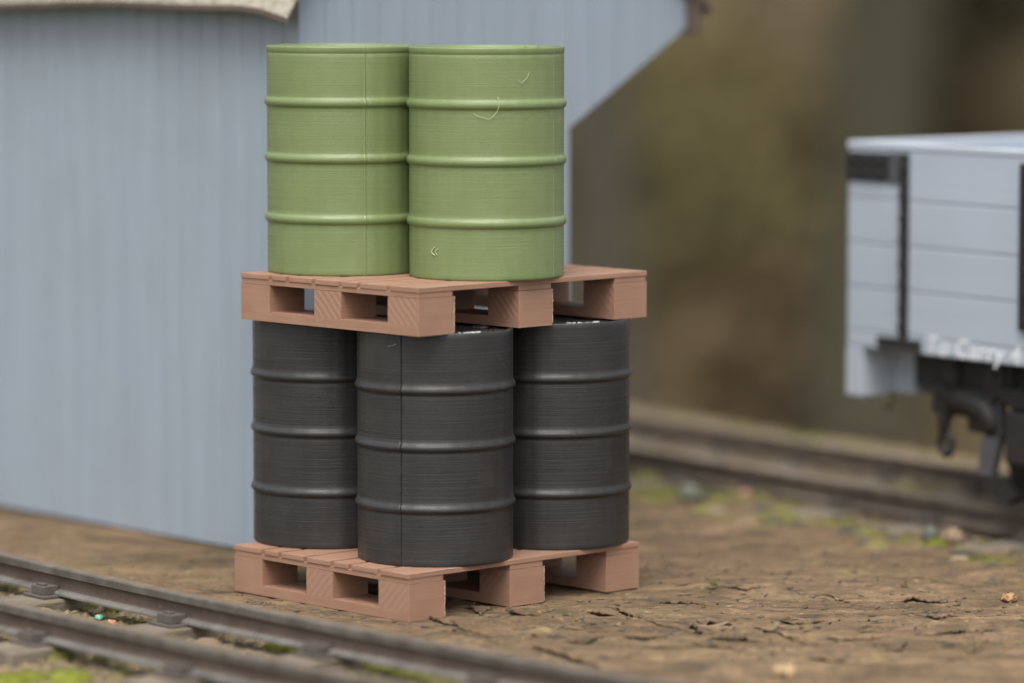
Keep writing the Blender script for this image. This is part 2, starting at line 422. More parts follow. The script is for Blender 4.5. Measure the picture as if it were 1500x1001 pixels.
def flakes():
    rnd = random.Random(5); v = []; f = []
    for k, c in enumerate(cracks_px()):
        seg = np.r_[0, np.cumsum(np.linalg.norm(np.diff(c, axis=0), axis=1))]; L = seg[-1]; m = max(14, int(L / .007))
        Wd = rnd.uniform(.05, .10); amp = .001 + .0085 * (((k * 53) % 7) / 6) ** 1.5; K = 6; base = len(v); jl = 0; ends = rnd.uniform(.7, 1.4)
        for i in range(m + 1):
            t = i / m; s_ = t * L; x = np.interp(s_, seg, c[:, 0]); y = np.interp(s_, seg, c[:, 1])
            x2 = np.interp(min(s_ + .02, L), seg, c[:, 0]) - np.interp(max(s_ - .02, 0), seg, c[:, 0]); y2 = np.interp(min(s_ + .02, L), seg, c[:, 1]) - np.interp(max(s_ - .02, 0), seg, c[:, 1])
            q = math.hypot(x2, y2) or 1; px, py = -y2 / q, x2 / q
            if py < 0: px, py = -px, -py
            pr = math.sin(math.pi * min(max(t, .01), .99)) ** ends; jl = jl * .6 + rnd.uniform(-1, 1) * .4
            edge = jl * .011; lift = amp * pr * (1 + .5 * jl)
            for kk in range(K + 1):
                u = kk / K; d = edge * (1 - u) + Wd * pr * u; X_ = x + px * d; Y_ = y + py * d
                z = HZ0(X_, Y_) + lift * (1 - u) ** 1.4 + .0015 * (1 - u) - .006 * u ** 3 + rnd.uniform(-.0006, .0006)
                v.append((X_, Y_, z))
            for kk in range(3):
                u = kk / K; d = edge * (1 - u) + Wd * pr * u; X_ = x + px * d; Y_ = y + py * d
                v.append((X_, Y_, HZ0(X_, Y_) + lift * (1 - u) ** 1.4 - .0035))
        st = K + 1 + 3
        for i in range(m):
            a = base + i * st; b = a + st
            for kk in range(K): f.append((a + kk, b + kk, b + kk + 1, a + kk + 1))
            f.append((a, a + K + 1, b + K + 1, b))
            for kk in range(2): f.append((a + K + 1 + kk, a + K + 2 + kk, b + K + 2 + kk, b + K + 1 + kk))
    tag(pyobj('split_flakes', v, f, M['ground'], None, False), 'split raised flakes of the weathered brown surface', 'flakes', kind='stuff')
flakes()
# edge of the raised layout behind the far rail
bm = bmesh.new()
prism(bm, [(-9, -.05), (9, -.05), (9, -.6), (-9, -.6)], -.12, 0)
fixn(bm); o = obj('ground_edge', bm, M['fascia']); o.location = (.685, 21.0, 0); o.rotation_euler = (0, 0, math.atan2(BD[1], BD[0])); tag(o, kind='structure')

# the garden far below and the bank behind it
bm = bmesh.new(); v = [bm.verts.new(p) for p in ((-500, -60, -14), (500, -60, -14), (500, 700, -14), (-500, 700, -14))]; bm.faces.new(v)
tag(obj('garden_ground', bm, M['garden']), kind='structure')
gx = np.linspace(-160, 160, 90); gy = np.linspace(95, 285, 60)
GX, GY = np.meshgrid(gx, gy); t = (GY - 95) / 60
GZ = -14.5 + 34 * np.clip(t, 0, 1) ** 1.1 + np.clip(t - 1, 0, 5) * 16 + (fbm(GX * .08, GY * .08, 4, 5) - .5) * 5 * np.clip(t * 3, 0, 1)
V = np.stack([GX, GY, GZ], 2).reshape(-1, 3); ix = np.arange(len(V)).reshape(GX.shape)
tag(pyobj('hillside', V.tolist(), np.stack([ix[:-1, :-1], ix[:-1, 1:], ix[1:, 1:], ix[1:, :-1]], 2).reshape(-1, 4).tolist(), M['hill'], None, True), kind='structure')
def hillz(y):
    t = (y - 95) / 60; return -14 if t < 0 else -14.5 + 34 * min(t, 1) ** 1.1 + max(t - 1, 0) * 16

def leaves(bm, c, rad, n, size, rnd, mi=0):
    for _ in range(n):
        while True:
            p = Vector((rnd.uniform(-1, 1), rnd.uniform(-1, 1), rnd.uniform(-1, 1)))
            if p.length < 1 and rnd.random() < .25 + p.length: break
        p = Vector((p.x * rad[0], p.y * rad[1], p.z * rad[2])) + Vector(c)
        d = Vector((rnd.gauss(0, 1), rnd.gauss(0, 1), rnd.gauss(0, 1))).normalized(); u = d.orthogonal().normalized(); w = d.cross(u)
        s = size * rnd.uniform(.6, 1.4)
        bm.faces.new([bm.verts.new(p + u * s), bm.verts.new(p + w * s * .45), bm.verts.new(p - u * s), bm.verts.new(p - w * s * .45)]).material_index = mi
def tree(name, x, y, r, hgt, lab, bark, leaf, n=1600, seed=1, grp=None, low=.45):
    rnd = random.Random(seed); z0 = hillz(y) - .5
    t = empty(name, (x, y, z0), 0, lab, 'tree', grp)
    bm = bmesh.new(); pts = []; rr = []
    for i in range(9):
        k = i / 8; pts.append((math.sin(k * 3 + seed) * r * .7, math.cos(k * 2 + seed) * r * .4, k * hgt)); rr.append(r * (1 - .72 * k))
    tube(bm, pts, rr, 12)
    for j in range(7):
        k = rnd.uniform(low, .95); p = Vector(pts[int(k * 8)]); a = rnd.uniform(0, 6.28); L = hgt * .22
        q = p + Vector((math.cos(a) * L, math.sin(a) * L, L * .7))
        tube(bm, [p, (p + q) / 2 + Vector((0, 0, -.05 * L)), q], [r * .3, r * .2, r * .08], 6)
    obj('trunk', bm, bark, t)
    bm = bmesh.new()
    for j in range(9):
        a = rnd.uniform(0, 6.28); d = rnd.uniform(0, hgt * .22)
        leaves(bm, (math.cos(a) * d, math.sin(a) * d, hgt * rnd.uniform(low + .2, 1.0)), (hgt * .13, hgt * .13, hgt * .1), n // 9, .5, rnd)
    obj('crown', bm, leaf, t); return t
def shrub(x, y, z, rad, lab, leaf, n, seed, stem=True):
    rnd = random.Random(seed); t = empty('shrub', (x, y, z), 0, lab, 'shrub', 'shrubs on the bank')
    bm = bmesh.new()
    for j in range(6):
        a = rnd.uniform(0, 6.28); tube(bm, [(0, 0, -.5), (math.cos(a) * rad * .4, math.sin(a) * rad * .4, rad * .9)], [.18, .06], 5)
    obj('stem', bm, M['bark'], t)
    bm = bmesh.new()
    for j in range(7):
        a = rnd.uniform(0, 6.28); d = rnd.uniform(.1, .6) * rad
        leaves(bm, (math.cos(a) * d, math.sin(a) * d, rad * rnd.uniform(.4, 1.5)), (rad * .55, rad * .5, rad * .5), n // 7, .42, rnd)
    obj('foliage', bm, leaf, t)
def bgx(px, y): return (px - 750) / _f * y
tree('tree', bgx(868, 84), 84, 1.0, 44, 'dark grey trunk just right of the shed, far in the blurred background', M['bark_dark'], M['leaf_dark'], seed=2, low=.6)
tree('tree', bgx(1318, 92), 92, 1.5, 46, 'dark trunk blurred behind the left end of the wagon', M['bark_olive'], M['leaf_dark'], seed=5, low=.6)
tree('tree', bgx(1182, 116), 116, 1.5, 48, 'pale brown trunk blurred midway between the shed and the wagon', M['bark_pale'], M['leaf_olive'], seed=9, low=.6)
tree('tree', bgx(1450, 118), 118, 1.3, 56, 'pale brown trunk blurred above the open wagon at the right', M['bark_pale'], M['leaf_brown'], seed=12, low=.6)
shrub(bgx(985, 104), 104, hillz(104) - .5, 6.2, 'tall olive green shrub blurred beyond the right corner of the shed', M['leaf_olive'], 4200, 3)
shrub(bgx(1140, 100), 100, hillz(100) - .3, 5.0, 'brown shrub blurred right of the olive one', M['leaf_brown2'], 2600, 8)
shrub(bgx(1335, 118), 118, hillz(118) - .5, 5.0, 'dark green shrub high on the bank above the wagon end', M['leaf_dark'], 2600, 4)
shrub(bgx(1470, 125), 125, hillz(125) - .5, 4.0, 'green shrub at the top right above the wagon', M['leaf_green'], 2000, 14)
shrub(bgx(1165, 84), 84, -14.3, 3.7, 'low dark brown shrub on the garden floor above the far rails', M['leaf_darkbrown'], 2600, 6)

# ------------------------------------------------------------------ shed
SH = Vector((-.85, 15.515, 0)); shrz = math.atan2(-.7415, .671)
shed = empty('shed', SH, shrz, 'blue grey boarded shed with flared gable and lichen covered felt roof, behind the drums', 'shed')
L_S = 5.0
def boarded(poly_xz_fn, width, pitch, face_y, groove=.012, depth=.012):
    pass
# long wall in local plane y=0 facing -y: boards as shallow steps with V grooves
def long_wall():
    bm = bmesh.new(); x = -L_S; rnd = random.Random(3); prof = []
    while x < -.001:
        w = min(.135 * rnd.uniform(.96, 1.04), -x); off = rnd.uniform(0, .003)
        prof += [(x, .010), (x + .006, off), (x + w - .006, off)]
        x += w
    prof += [(0, .0)]
    lo = [bm.verts.new((p[0], p[1], 0.0)) for p in prof]; hi = [bm.verts.new((p[0], p[1], 2.33)) for p in prof]
    for i in range(len(prof) - 1): bm.faces.new([lo[i], lo[i + 1], hi[i + 1], hi[i]])
    return bm
obj('long_wall', long_wall(), M['shed'], shed)
# gable wall in local plane x=0 facing +x
def gtop(y):
    if y < 1.1: return 2.325 + y * 1.02
    return 2.325 + 1.1 * 1.02 - (y - 1.1) * 1.14
SR = 1.464
def gbot(y): return 0.0 if y <= SR else 1.694 + (y - SR) * .60
def gable(name, xp):
    bm = bmesh.new(); rnd = random.Random(5); prof = []; y = 0
    while y < SR - .001:
        w = min(.14 * rnd.uniform(.96, 1.04), SR - y); off = rnd.uniform(0, .003)
        prof += [(y, .011 if y > 0 else 0), (y + .006, off), (y + w - .006, off)]; y += w
    prof += [(SR, 0)]
    y = SR
    while y < 2.16:
        w = min(.14, 2.17 - y); prof += [(y + .001, .012), (y + .007, .001), (y + w - .006, .001)]; y += w
    prof += [(2.17, 0)]
    lo = []; hi = []
    for p in prof:
        b = gbot(p[0]) if p[0] > SR + .0005 else 0.0
        lo.append(bm.verts.new((xp - p[1], p[0], b))); hi.append(bm.verts.new((xp - p[1], p[0], gtop(p[0]))))
    for i in range(len(prof) - 1):
        if abs(prof[i][0] - SR) < 1e-6 and abs(prof[i + 1][0] - SR - .001) < 1e-6:
            continue
        bm.faces.new([lo[i], lo[i + 1], hi[i + 1], hi[i]])
    return bm
obj('gable_wall', gable('gable', 0), M['shed'], shed)
bm = bmesh.new()   # rear wall, far side wall and boarded soffit of the flare
box(bm, -L_S, -.014, SR - .04, SR, 0, 1.70)
prism(bm, [(-L_S, 0), (-L_S + .04, 0), (-L_S + .04, 2.4), (-L_S, 2.4)], .014, SR - .041)
vs = [bm.verts.new(p) for p in ((-L_S, SR, 1.694), (-.014, SR, 1.694), (-.014, 2.17, 2.12), (-L_S, 2.17, 2.12))]; bm.faces.new(vs)
vs = [bm.verts.new(p) for p in ((-L_S, 2.17, 2.12), (-.014, 2.17, 2.12), (-.014, 2.17, 2.25), (-L_S, 2.17, 2.25))]; bm.faces.new(vs)
obj('rear_wall', bm, M['shed'], shed)
bm = bmesh.new(); box(bm, -.016, .008, SR - .022, SR + .005, 0, 1.69, bev=.003)
obj('corner_post', bm, M['shed'], shed)
bm = bmesh.new(); box(bm, -L_S, .05, 2.172, 2.215, 2.09, 2.27, bev=.004); obj('fascia_board', bm, M['fascia'], shed)
# roof: two slabs, the left one with a wavy sagging edge whose corner curls down
def roof_side(sign):
    bm = bmesh.new(); nx, ny = 120, 24; T = .022; g = []
    for lay in (0, 1):
        rows = []
        for j in range(ny + 1):
            v = j / ny; row = []
            for i in range(nx + 1):
                u = i / nx; x = -L_S - .1 + (L_S + .1 + .075) * u
                if sign < 0:
                    y = -.12 + (1.1 + .12) * v; z = 2.248 + (y + .12) * 1.02
                    z += .007 * math.sin(x * 4) * (1 - v)
                    e = max(0, (x + .33) / .40); z -= .058 * e * e * max(0, 1 - v * 9)
                    z -= .01 * max(0, 1 - v * 12)
                else:
                    y = 2.26 - (2.26 - 1.1) * v; z = 2.20 + (2.26 - y) * 1.147
                z += .004 * (vnoise(np.array([x * 20.]), np.array([y * 20.]), 8)[0] - .5)
                row.append(bm.verts.new((x, y, z + (0 if lay == 0 else -T))))
            rows.append(row)
        g.append(rows)
    for lay, rows in enumerate(g):
        for j in range(ny):
            for i in range(nx): bm.faces.new([rows[j][i], rows[j][i + 1], rows[j + 1][i + 1], rows[j + 1][i]])
    a, b = g
    for i in range(nx):
        bm.faces.new([a[0][i], b[0][i], b[0][i + 1], a[0][i + 1]]).material_index = 1; bm.faces.new([a[ny][i], a[ny][i + 1], b[ny][i + 1], b[ny][i]])
    for j in range(ny):
        bm.faces.new([a[j][0], a[j + 1][0], b[j + 1][0], b[j][0]]); bm.faces.new([a[j][nx], b[j][nx], b[j + 1][nx], a[j + 1][nx]]).material_index = 1
    fixn(bm); return bm
r = obj('roof', roof_side(-1), [M['roof'], M['fascia']], shed)
r = obj('roof', roof_side(1), [M['roof'], M['fascia']], shed)

# ------------------------------------------------------------------ pallets
PW, PL, PH = 1.187, 1.007, .178
WX = [(0, .176), (.505, .68), (1.011, 1.187)]      # skids along the wide side
LY = [(0, .168), (.428, .580), (.839, 1.007)]      # blocks along a skid
def add_fray(bm, a, b, r, rnd, n=26):
    a = Vector(a); b = Vector(b); pts = []; rr = []
    for i in range(n + 1):
        p = a.lerp(b, i / n) + Vector((rnd.uniform(-1, 1), rnd.uniform(-1, 1), rnd.uniform(-1, 1))) * r * .5
        pts.append(p); rr.append(r * rnd.uniform(.25, 1.15))
    tube(bm, pts, rr, 5)
def make_pallet(loc, rz, label, seed):
    rnd = random.Random(seed); DG = M['brown_diag'] if seed == 1 else M['brown_diag_other']
    t = empty('pallet', loc, rz, label, 'pallet', 'stacked brown pallets')
    cuts = [0, .168, .330, .432, .585, .735, .835, 1.007]
    for a, b in zip(cuts[:-1], cuts[1:]):
        bm = bmesh.new(); y0 = a + (.0105 if a else 0); y1 = b - (.0105 if b < 1 else 0)
        box(bm, -.001 + rnd.uniform(-.001, .001), PW + .001, y0, y1, .158, PH, bev=.003)
        obj('deck_board', bm, M['brown'], t)
    for x0, x1 in WX:
        bm = bmesh.new(); box(bm, x0 + .003, x1 - .004, .003, PL - .003, .1385, .158, bev=.0012)
        obj('stringer', bm, M['brown'], t)
        bm = bmesh.new(); box(bm, x0, x1, 0, PL, 0, .036, bev=.002, keep_top=True)
        obj('bottom_board', bm, M['brown'], t)
        for y0, y1 in LY:
            bm = bmesh.new(); box(bm, x0, x1, y0, y1, .036, .1375, bev=.002, keep_top=True)
            bm.normal_update()
            for f in bm.faces:
                if abs(f.normal.x) > .9: f.material_index = 1
            obj('block', bm, [M['brown'], DG if y0 < .6 else M['brown']], t)
    # thin web the notched deck is printed on
    bm = bmesh.new(); box(bm, .004, PW - .004, .004, PL - .004, .1582, .1592)
    obj('deck_web', bm, M['brown'], t)
    bm = bmesh.new()
    add_fray(bm, (WX[0][1] + .0005, -.001, .004), (WX[0][1] + .0005, -.001, .137), .0019, rnd)
    obj('frayed_edge', bm, M['fray'], t)
    bm = bmesh.new(); add_fray(bm, (WX[1][1] + .0005, -.001, .004), (WX[1][1] + .0005, -.001, .137), .0016, rnd)
    obj('frayed_edge', bm, M['fray'], t)
    bm = bmesh.new(); add_fray(bm, (0.0, -.001, PH - .001), (.22, -.001, PH - .001), .0012, rnd, 40)
    add_fray(bm, (-.001, 0.0, PH - .001), (-.001, .09, PH - .001), .0011, rnd, 20)
    obj('frayed_edge', bm, M['fray'], t)
    return t
RZ0 = math.pi / 2 - .8182; RZ1 = math.pi / 2 - .808; TZ = 1.0423
make_pallet((-.3765, 13.992, 0), RZ0, 'lower brown pallet on the ground beside the rails, carrying the black drums', 1)
make_pallet((-.3399, 14.0458, TZ), RZ1, 'upper brown pallet lying on top of the black drums, carrying the green drums', 2)

# ------------------------------------------------------------------ drums
RD, HD = .2925, .8645
def drum_profile(black):
    """(radius, z) up the outside"""
    p = [(RD - .004, 0), (RD - .001, .004), (RD, .010)]
    for zc in (.245, .51, .755):
        zc *= HD
        if black:
            p += [(RD, zc - .022), (RD - .0015, zc - .014), (RD + .002, zc - .012), (RD + .0085, zc - .007), (RD + .0095, zc + .000), (RD + .008, zc + .007), (RD + .004, zc + .014), (RD + .0012, zc + .020), (RD, zc + .027)]
        else:
            p += [(RD, zc - .020), (RD + .001, zc - .017), (RD + .005, zc - .0145), (RD + .009, zc - .008), (RD + .010, zc), (RD + .009, zc + .007), (RD + .005, zc + .0135), (RD + .0015, zc + .017), (RD, zc + .022)]
    if black: p += [(RD, HD - .02), (RD + .0005, HD - .004), (RD - .002, HD)]
    else: p += [(RD, HD - .03), (RD - .001, HD - .028), (RD - .001, HD - .025), (RD + .001, HD - .022), (RD + .0018, HD - .005), (RD + .0005, HD)]
    q = [p[0]]
    for a, b in zip(p[:-1], p[1:]):
        n = max(1, int(abs(b[1] - a[1]) / .012))
        for i in range(1, n + 1): q.append((a[0] + (b[0] - a[0]) * i / n, a[1] + (b[1] - a[1]) * i / n))
    return q
def drum_body(black, seam, seed):
    rnd = random.Random(seed); prof = drum_profile(black)
    ang = [i / 180 * 2 * math.pi for i in range(180)]
    ang = [a for a in ang if abs((a - seam + math.pi) % (2 * math.pi) - math.pi) > .045]
    W_ = .006 if black else .011
    ang += [seam + d for d in (-.03, -W_ * 2, -W_, -W_ * .5, 0, W_ * .5, W_, W_ * 2, .03)]
    ang = sorted(a % (2 * math.pi) for a in ang); n = len(ang)
    bm = bmesh.new(); rings = []
    for (r, z) in prof:
        wob = rnd.uniform(-1, 1); row = []
        for a in ang:
            d = (a - seam + math.pi) % (2 * math.pi) - math.pi
            dr = 0
            if black:
                dd = d - .0018 * wob - .02 * (z / HD - .5) * .3
                if abs(dd) < W_: dr = -.0075 * (1 - abs(dd) / W_) ** .5
                elif abs(dd) < W_ * 2.6: dr = .0012
            else:
                if abs(d) < W_: dr = .0022 * (1 - abs(d) / W_) + .0004 * wob
                elif 0 < d < .035: dr = -.0006
            # very slight facetting of the printed wall
            fa = 2 * math.pi / 30; u = ((a / fa) % 1) - .5; dr -= RD * (1 - math.cos(fa / 2)) * (1 - (1 - (2 * u) ** 2)) * .75
            rr = r + dr + rnd.uniform(-.0002, .0002)
            row.append(bm.verts.new((rr * math.cos(a), rr * math.sin(a), z)))
        rings.append(row)
    # rim: in and down to the lid
    for (r, z) in ((RD - .010, HD), (RD - .011, HD - .016)):
        rings.append([bm.verts.new((r * math.cos(a), r * math.sin(a), z)) for a in ang])
    for a, b in zip(rings, rings[1:]):
        for k in range(n):
            f = bm.faces.new([a[k], a[(k + 1) % n], b[(k + 1) % n], b[k]]); f.smooth = True
    bm.faces.new(rings[0][::-1])
    return bm
def make_drum(loc, black, seam_view, label, seed, group, strands=()):
    vd = math.atan2(-loc[1], -loc[0])              # direction from the drum to the camera
    seam = vd + seam_view
    t = empty('drum', loc, 0, label, 'drum', group)
    mat = M['black'] if black else M['green']
    obj('body', drum_body(black, seam, seed), mat, t)
    bm = bmesh.new(); cyl(bm, (0, 0, HD - .014), (0, 0, 1), RD - .0095, .008, 72)
    lid = obj('lid', bm, M['lid'] if black else mat, t)
    bm = bmesh.new(); cyl(bm, (.17, .05, HD - .006), (0, 0, 1), .03, .010, 24); obj('bung', bm, M['lid'] if black else mat, lid)
    if black:
        rnd = random.Random(seed); bm = bmesh.new(); prev = None     # ragged pale crescent on the camera side of the lid
        for k in range(61):
            a = vd + .12 + .55 * k / 60; w_ = .012 + .022 * rnd.random(); h_ = rnd.choice((.002, .005, .010, .014)) * (1 if k % 7 else .2)
            cur = [bm.verts.new((math.cos(a) * r_, math.sin(a) * r_, HD - .0098 + z_)) for r_, z_ in ((RD - .014, 0), (RD - .016, h_), (RD - .016 - w_, h_ * .8), (RD - .02 - w_, 0))]
            if prev:
                for q_ in range(3): bm.faces.new((prev[q_], prev[q_ + 1], cur[q_ + 1], cur[q_]))
            prev = cur
        fixn(bm)
        obj('pale_crescent', bm, M['lid_pale'], lid)
    for (u, z, pts, rad) in strands:
        bm = bmesh.new(); P = []
        for (du, dz, out) in pts:
            a = vd + u + du; r = RD + .0012 + out; P.append((math.cos(a) * r, math.sin(a) * r, z + dz))
        # smooth
        Q = []
        for i in range(len(P) - 1):
            p0 = Vector(P[max(i - 1, 0)]); p1 = Vector(P[i]); p2 = Vector(P[i + 1]); p3 = Vector(P[min(i + 2, len(P) - 1)])
            for k in range(6):
                s = k / 6; Q.append(.5 * ((2 * p1) + (p2 - p0) * s + (2 * p0 - 5 * p1 + 4 * p2 - p3) * s * s + (3 * p1 - p0 - 3 * p2 + p3) * s ** 3))
        Q.append(Vector(P[-1])); tube(bm, Q, rad, 5)
        obj('filament_strand', bm, M['strand_grey'] if black else M['strand'], t)
    return t
M['lid_pale'] = N('pale_lid_edge').fin((.62, .63, .65), .35)
E1 = Vector((math.cos(RZ0), math.sin(RZ0), 0)); E2 = Vector((-math.sin(RZ0), math.cos(RZ0), 0))
F0 = Vector((-.3765, 13.992, PH)) + E2 * .2655 + E1 * .3705
GB = 'black drums on the lower pallet'; GG = 'green drums on the upper pallet'
def ang_from_px(px, cx, r=112): return math.asin(max(-1, min(1, (px - cx) / r)))
make_drum(F0, True, ang_from_px(589, 637), 'black ribbed drum at the front, nearest the camera, with a vertical seam', 11, GB,
          [(ang_from_px(575, 637), HD - .045, [(-.05, -.006, 0), (-.01, -.002, .002), (.03, .0, .003), (.08, .006, .001)], .0007)])
make_drum(F0 + E2 * .614, True, 2.5, 'black ribbed drum at the left of the lower pallet, next to the shed wall', 12, GB)
make_drum(F0 + E1 * .614, True, 2.2, 'black ribbed drum at the right of the lower pallet, towards the wagon', 13, GB)
z2 = TZ + PH
make_drum(Vector((-.0955, 14.6323, z2)), False, ang_from_px(808, 712), 'green ribbed drum on the right, standing in front, with stray plastic hairs', 14, GG,
          [(ang_from_px(757, 712), HD - .108, [(0, -.012, 0), (.03, -.022, .003), (.07, -.012, .006), (.11, -.004, .004), (.15, .018, .002)], .0008),
           (ang_from_px(700, 712), HD - .245, [(-.06, .004, 0), (-.02, -.006, .002), (.04, -.01, .004), (.14, -.016, .006), (.22, .004, .008), (.26, .03, .008), (.25, .055, .006), (.245, .065, .003)], .0009),
           (ang_from_px(636, 712), .105, [(.02, .018, 0), (-.02, .0, .003), (.03, -.014, 0)], .0016),
           (ang_from_px(640, 712), .105, [(.03, .012, 0), (-.0, .002, .003), (.02, -.012, 0)], .0014)])
make_drum(Vector((-.6457, 14.8661, z2)), False, ang_from_px(535, 504), 'green ribbed drum on the left, set slightly behind the other green one', 15, GG)

# ------------------------------------------------------------------ railway tracks
RAIL = [(-.036, 0), (.036, 0), (.036, .007), (.032, .012), (.010, .020), (.008, .026), (.008, .066), (.024, .072), (.0275, .075), (.0275, .099), (.023, .104),
        (-.023, .104), (-.0275, .099), (-.0275, .075), (-.024, .072), (-.008, .066), (-.008, .026), (-.010, .020), (-.032, .012), (-.036, .007)]
RMI = [3, 3, 3, 3, 2, 2, 2, 2, 1, 1, 0, 1, 1, 2, 2, 2, 2, 3, 3, 3]
def rail(line, z, parent, origin, mats):
    bm = bmesh.new(); rows = []
    T = np.gradient(line, axis=0); T /= np.linalg.norm(T, axis=1)[:, None]
    for p, t in zip(line, T):
        nrm = (t[1], -t[0])
        rows.append([bm.verts.new((p[0] + nrm[0] * q[0] - origin[0], p[1] + nrm[1] * q[0] - origin[1], z + q[1])) for q in RAIL])
    k = len(RAIL)
    for a, b in zip(rows, rows[1:]):
        for i in range(k): bm.faces.new([a[i], b[i], b[(i + 1) % k], a[(i + 1) % k]]).material_index = RMI[i]
    bm.faces.new(rows[0]); bm.faces.new(rows[-1][::-1]); fixn(bm)
    return obj('rail', bm, mats, parent)
def sleeper_mesh(length, wid, seed, thick=.09):
    rnd = random.Random(seed); bm = bmesh.new(); box(bm, -length / 2, length / 2, -wid / 2, wid / 2, -thick, 0, bev=.008)
    for v in bm.verts: v.co += Vector((rnd.uniform(-.006, .006), rnd.uniform(-.004, .004), rnd.uniform(-.002, .002)))
    return bm
def chair_mesh():
    bm = bmesh.new()
    box(bm, -.10, .10, -.075, .075, 0, .010, bev=.002)
    for sx in (-1, 1):
        a, b = sorted((sx * .014, sx * .082)); box(bm, a, b, -.045, .045, .0101, .044, bev=.004)
        a, b = sorted((sx * .0485, sx * .072)); box(bm, a, b, -.022, .022, .0442, .052, bev=.002)
    return bm
chair_proto = None
def track(near, label, centre, left, right, ztop, spacing, phase, rng, seed, slen=1.15, swid=.21):
    origin = centre[len(centre) // 2]
    t = empty('railway_track', (origin[0], origin[1], 0), 0, label, 'railway track')
    mats = [M['rail_top'], M['rail_side'], M['rail_web'], M['rail_foot']] if near else [M['far_top'], M['far_side'], M['far_side'], M['far_side']]
    rail(left, ztop + .010, t, origin, mats); rail(right, ztop + .010, t, origin, mats)
    seg = np.r_[0, np.cumsum(np.linalg.norm(np.diff(centre, axis=0), axis=1))]
    cme = None; k = 0; s = phase
    protos = []
    for i in range(4):
        bm = sleeper_mesh(slen, swid, seed + i); me = bpy.data.meshes.new('sleeper'); bm.to_mesh(me); bm.free(); me.materials.append(M['sleeper']); protos.append(me)
    bm = chair_mesh(); cme = bpy.data.meshes.new('chair'); bm.to_mesh(cme); bm.free(); cme.materials.append(M['chair'])
    while s < seg[-1]:
        x = np.interp(s, seg, centre[:, 0]); y = np.interp(s, seg, centre[:, 1])
        x2 = np.interp(s + .05, seg, centre[:, 0]); y2 = np.interp(s + .05, seg, centre[:, 1])
        if rng[0] < y < rng[1]:
            a = math.atan2(y2 - y, x2 - x) - math.pi / 2
            so_ = bpy.data.objects.new('sleeper', protos[k % 4]); so_.location = (x - origin[0], y - origin[1], ztop); so_.rotation_euler = (0, 0, a + random.uniform(-.02, .02)); link(so_, t)
            for sg in (-1, 1):
                co = bpy.data.objects.new('chair', cme); co.location = (sg * GAUGE / 2 if near else sg * BG / 2, 0, .0005); link(co, so_)
            k += 1
        s += spacing
    return t
# phase: put a chair of the far rail where the photograph shows the one at its left edge
segA = np.r_[0, np.cumsum(np.linalg.norm(np.diff(FC, axis=0), axis=1))]
cp = np.array((-1.791, 14.676)); s0 = segA[np.argmin(np.linalg.norm(FA - cp, axis=1))]
track(True, 'narrow railway track crossing the bottom left corner in front of the pallets', FC, FA, FB, .0, .855, (s0 + .05) % .855, (9.5, 17.5), 31, 1.02)
BA = np.array([back(s, 0) for s in bs]); BB = np.array([back(s, BG) for s in bs])
cp = np.array(atz(1170, 750, 0)); segB = np.r_[0, np.cumsum(np.linalg.norm(np.diff(BC, axis=0), axis=1))]
sb = float(np.interp(np.dot(cp - BP, BD), bs, segB))
track(False, 'blurred railway track running behind the shed to under the wagon', BC, BA, BB, -.005, .62, sb % .62, (11, 24), 47, 1.5, .24)

# ------------------------------------------------------------------ wagon
wag = empty('wagon', (1.442, 16.628, 0), math.atan2(-.819, .574), 'pale grey planked open wagon with black ironwork standing on the far track', 'wagon')
WW, WL = 1.2, 3.3
ZT, ZB = 1.615, .762
planks = [(ZB, .8305), (.8325, 1.0205), (1.0225, 1.2085), (1.2105, 1.4005), (1.4025, ZT)]
for z0, z1 in planks:
    bm = bmesh.new()
    box(bm, .0, WL, 0, .035, z0, z1, bev=.007)
    obj('side_plank', bm, M['wagon'], wag)
for z0, z1 in planks:
    bm = bmesh.new(); box(bm, 0, WL, WW - .035, WW, z0, z1, bev=.004); obj('side_plank', bm, M['wagon'], wag)
    bm = bmesh.new(); box(bm, .001, .036, .036, WW - .036, z0, z1, bev=.004); obj('end_plank', bm, M['wagon'], wag)
    bm = bmesh.new(); box(bm, WL - .036, WL - .001, .036, WW - .036, z0, z1, bev=.004); obj('end_plank', bm, M['wagon'], wag)
bm = bmesh.new(); box(bm, .037, WL - .037, .036, WW - .036, ZB, ZB + .05); obj('floor', bm, M['wagon'], wag)
for (a, b, c_, d_) in ((-.004, WL + .004, -.004, .043), (-.004, WL + .004, WW - .043, WW + .004), (-.004, .043, .0435, WW - .0435), (WL - .043, WL + .004, .0435, WW - .0435)):
    bm = bmesh.new(); box(bm, a, b, c_, d_, ZT + .001, ZT + .028, bev=.006); obj('capping', bm, M['cap'], wag)
# ironwork on the visible side
def bolts(bm, x, y, zs, r=.010):
    for z in zs: cyl(bm, (x, y, z), (0, 1, 0), r, .014, 8)
bm = bmesh.new(); box(bm, .004, .27, -.012, -.0005, 1.478, 1.598, bev=.003); 
for x in (.045, .135, .225): bolts(bm, x, -.018, (1.508, 1.568), .014)
obj('corner_plate', bm, M['iron'], wag)
bm = bmesh.new(); box(bm, .276, .335, -.008, -.0005, 1.47, 1.605, bev=.002); obj('corner_strip', bm, M['ironlight'], wag)
bm = bmesh.new(); box(bm, .352, .402, -.016, -.0005, .822, 1.603, bev=.003); bolts(bm, .377, -.024, (.87, .95, 1.05, 1.14, 1.24, 1.33, 1.43, 1.54), .015); obj('side_strap', bm, M['iron'], wag)
bm = bmesh.new(); box(bm, .22, .49, -.022, -.0005, .772, .820, bev=.004); bolts(bm, .26, -.026, (.796,)); bolts(bm, .45, -.026, (.796,)); obj('strap_foot', bm, M['iron'], wag)
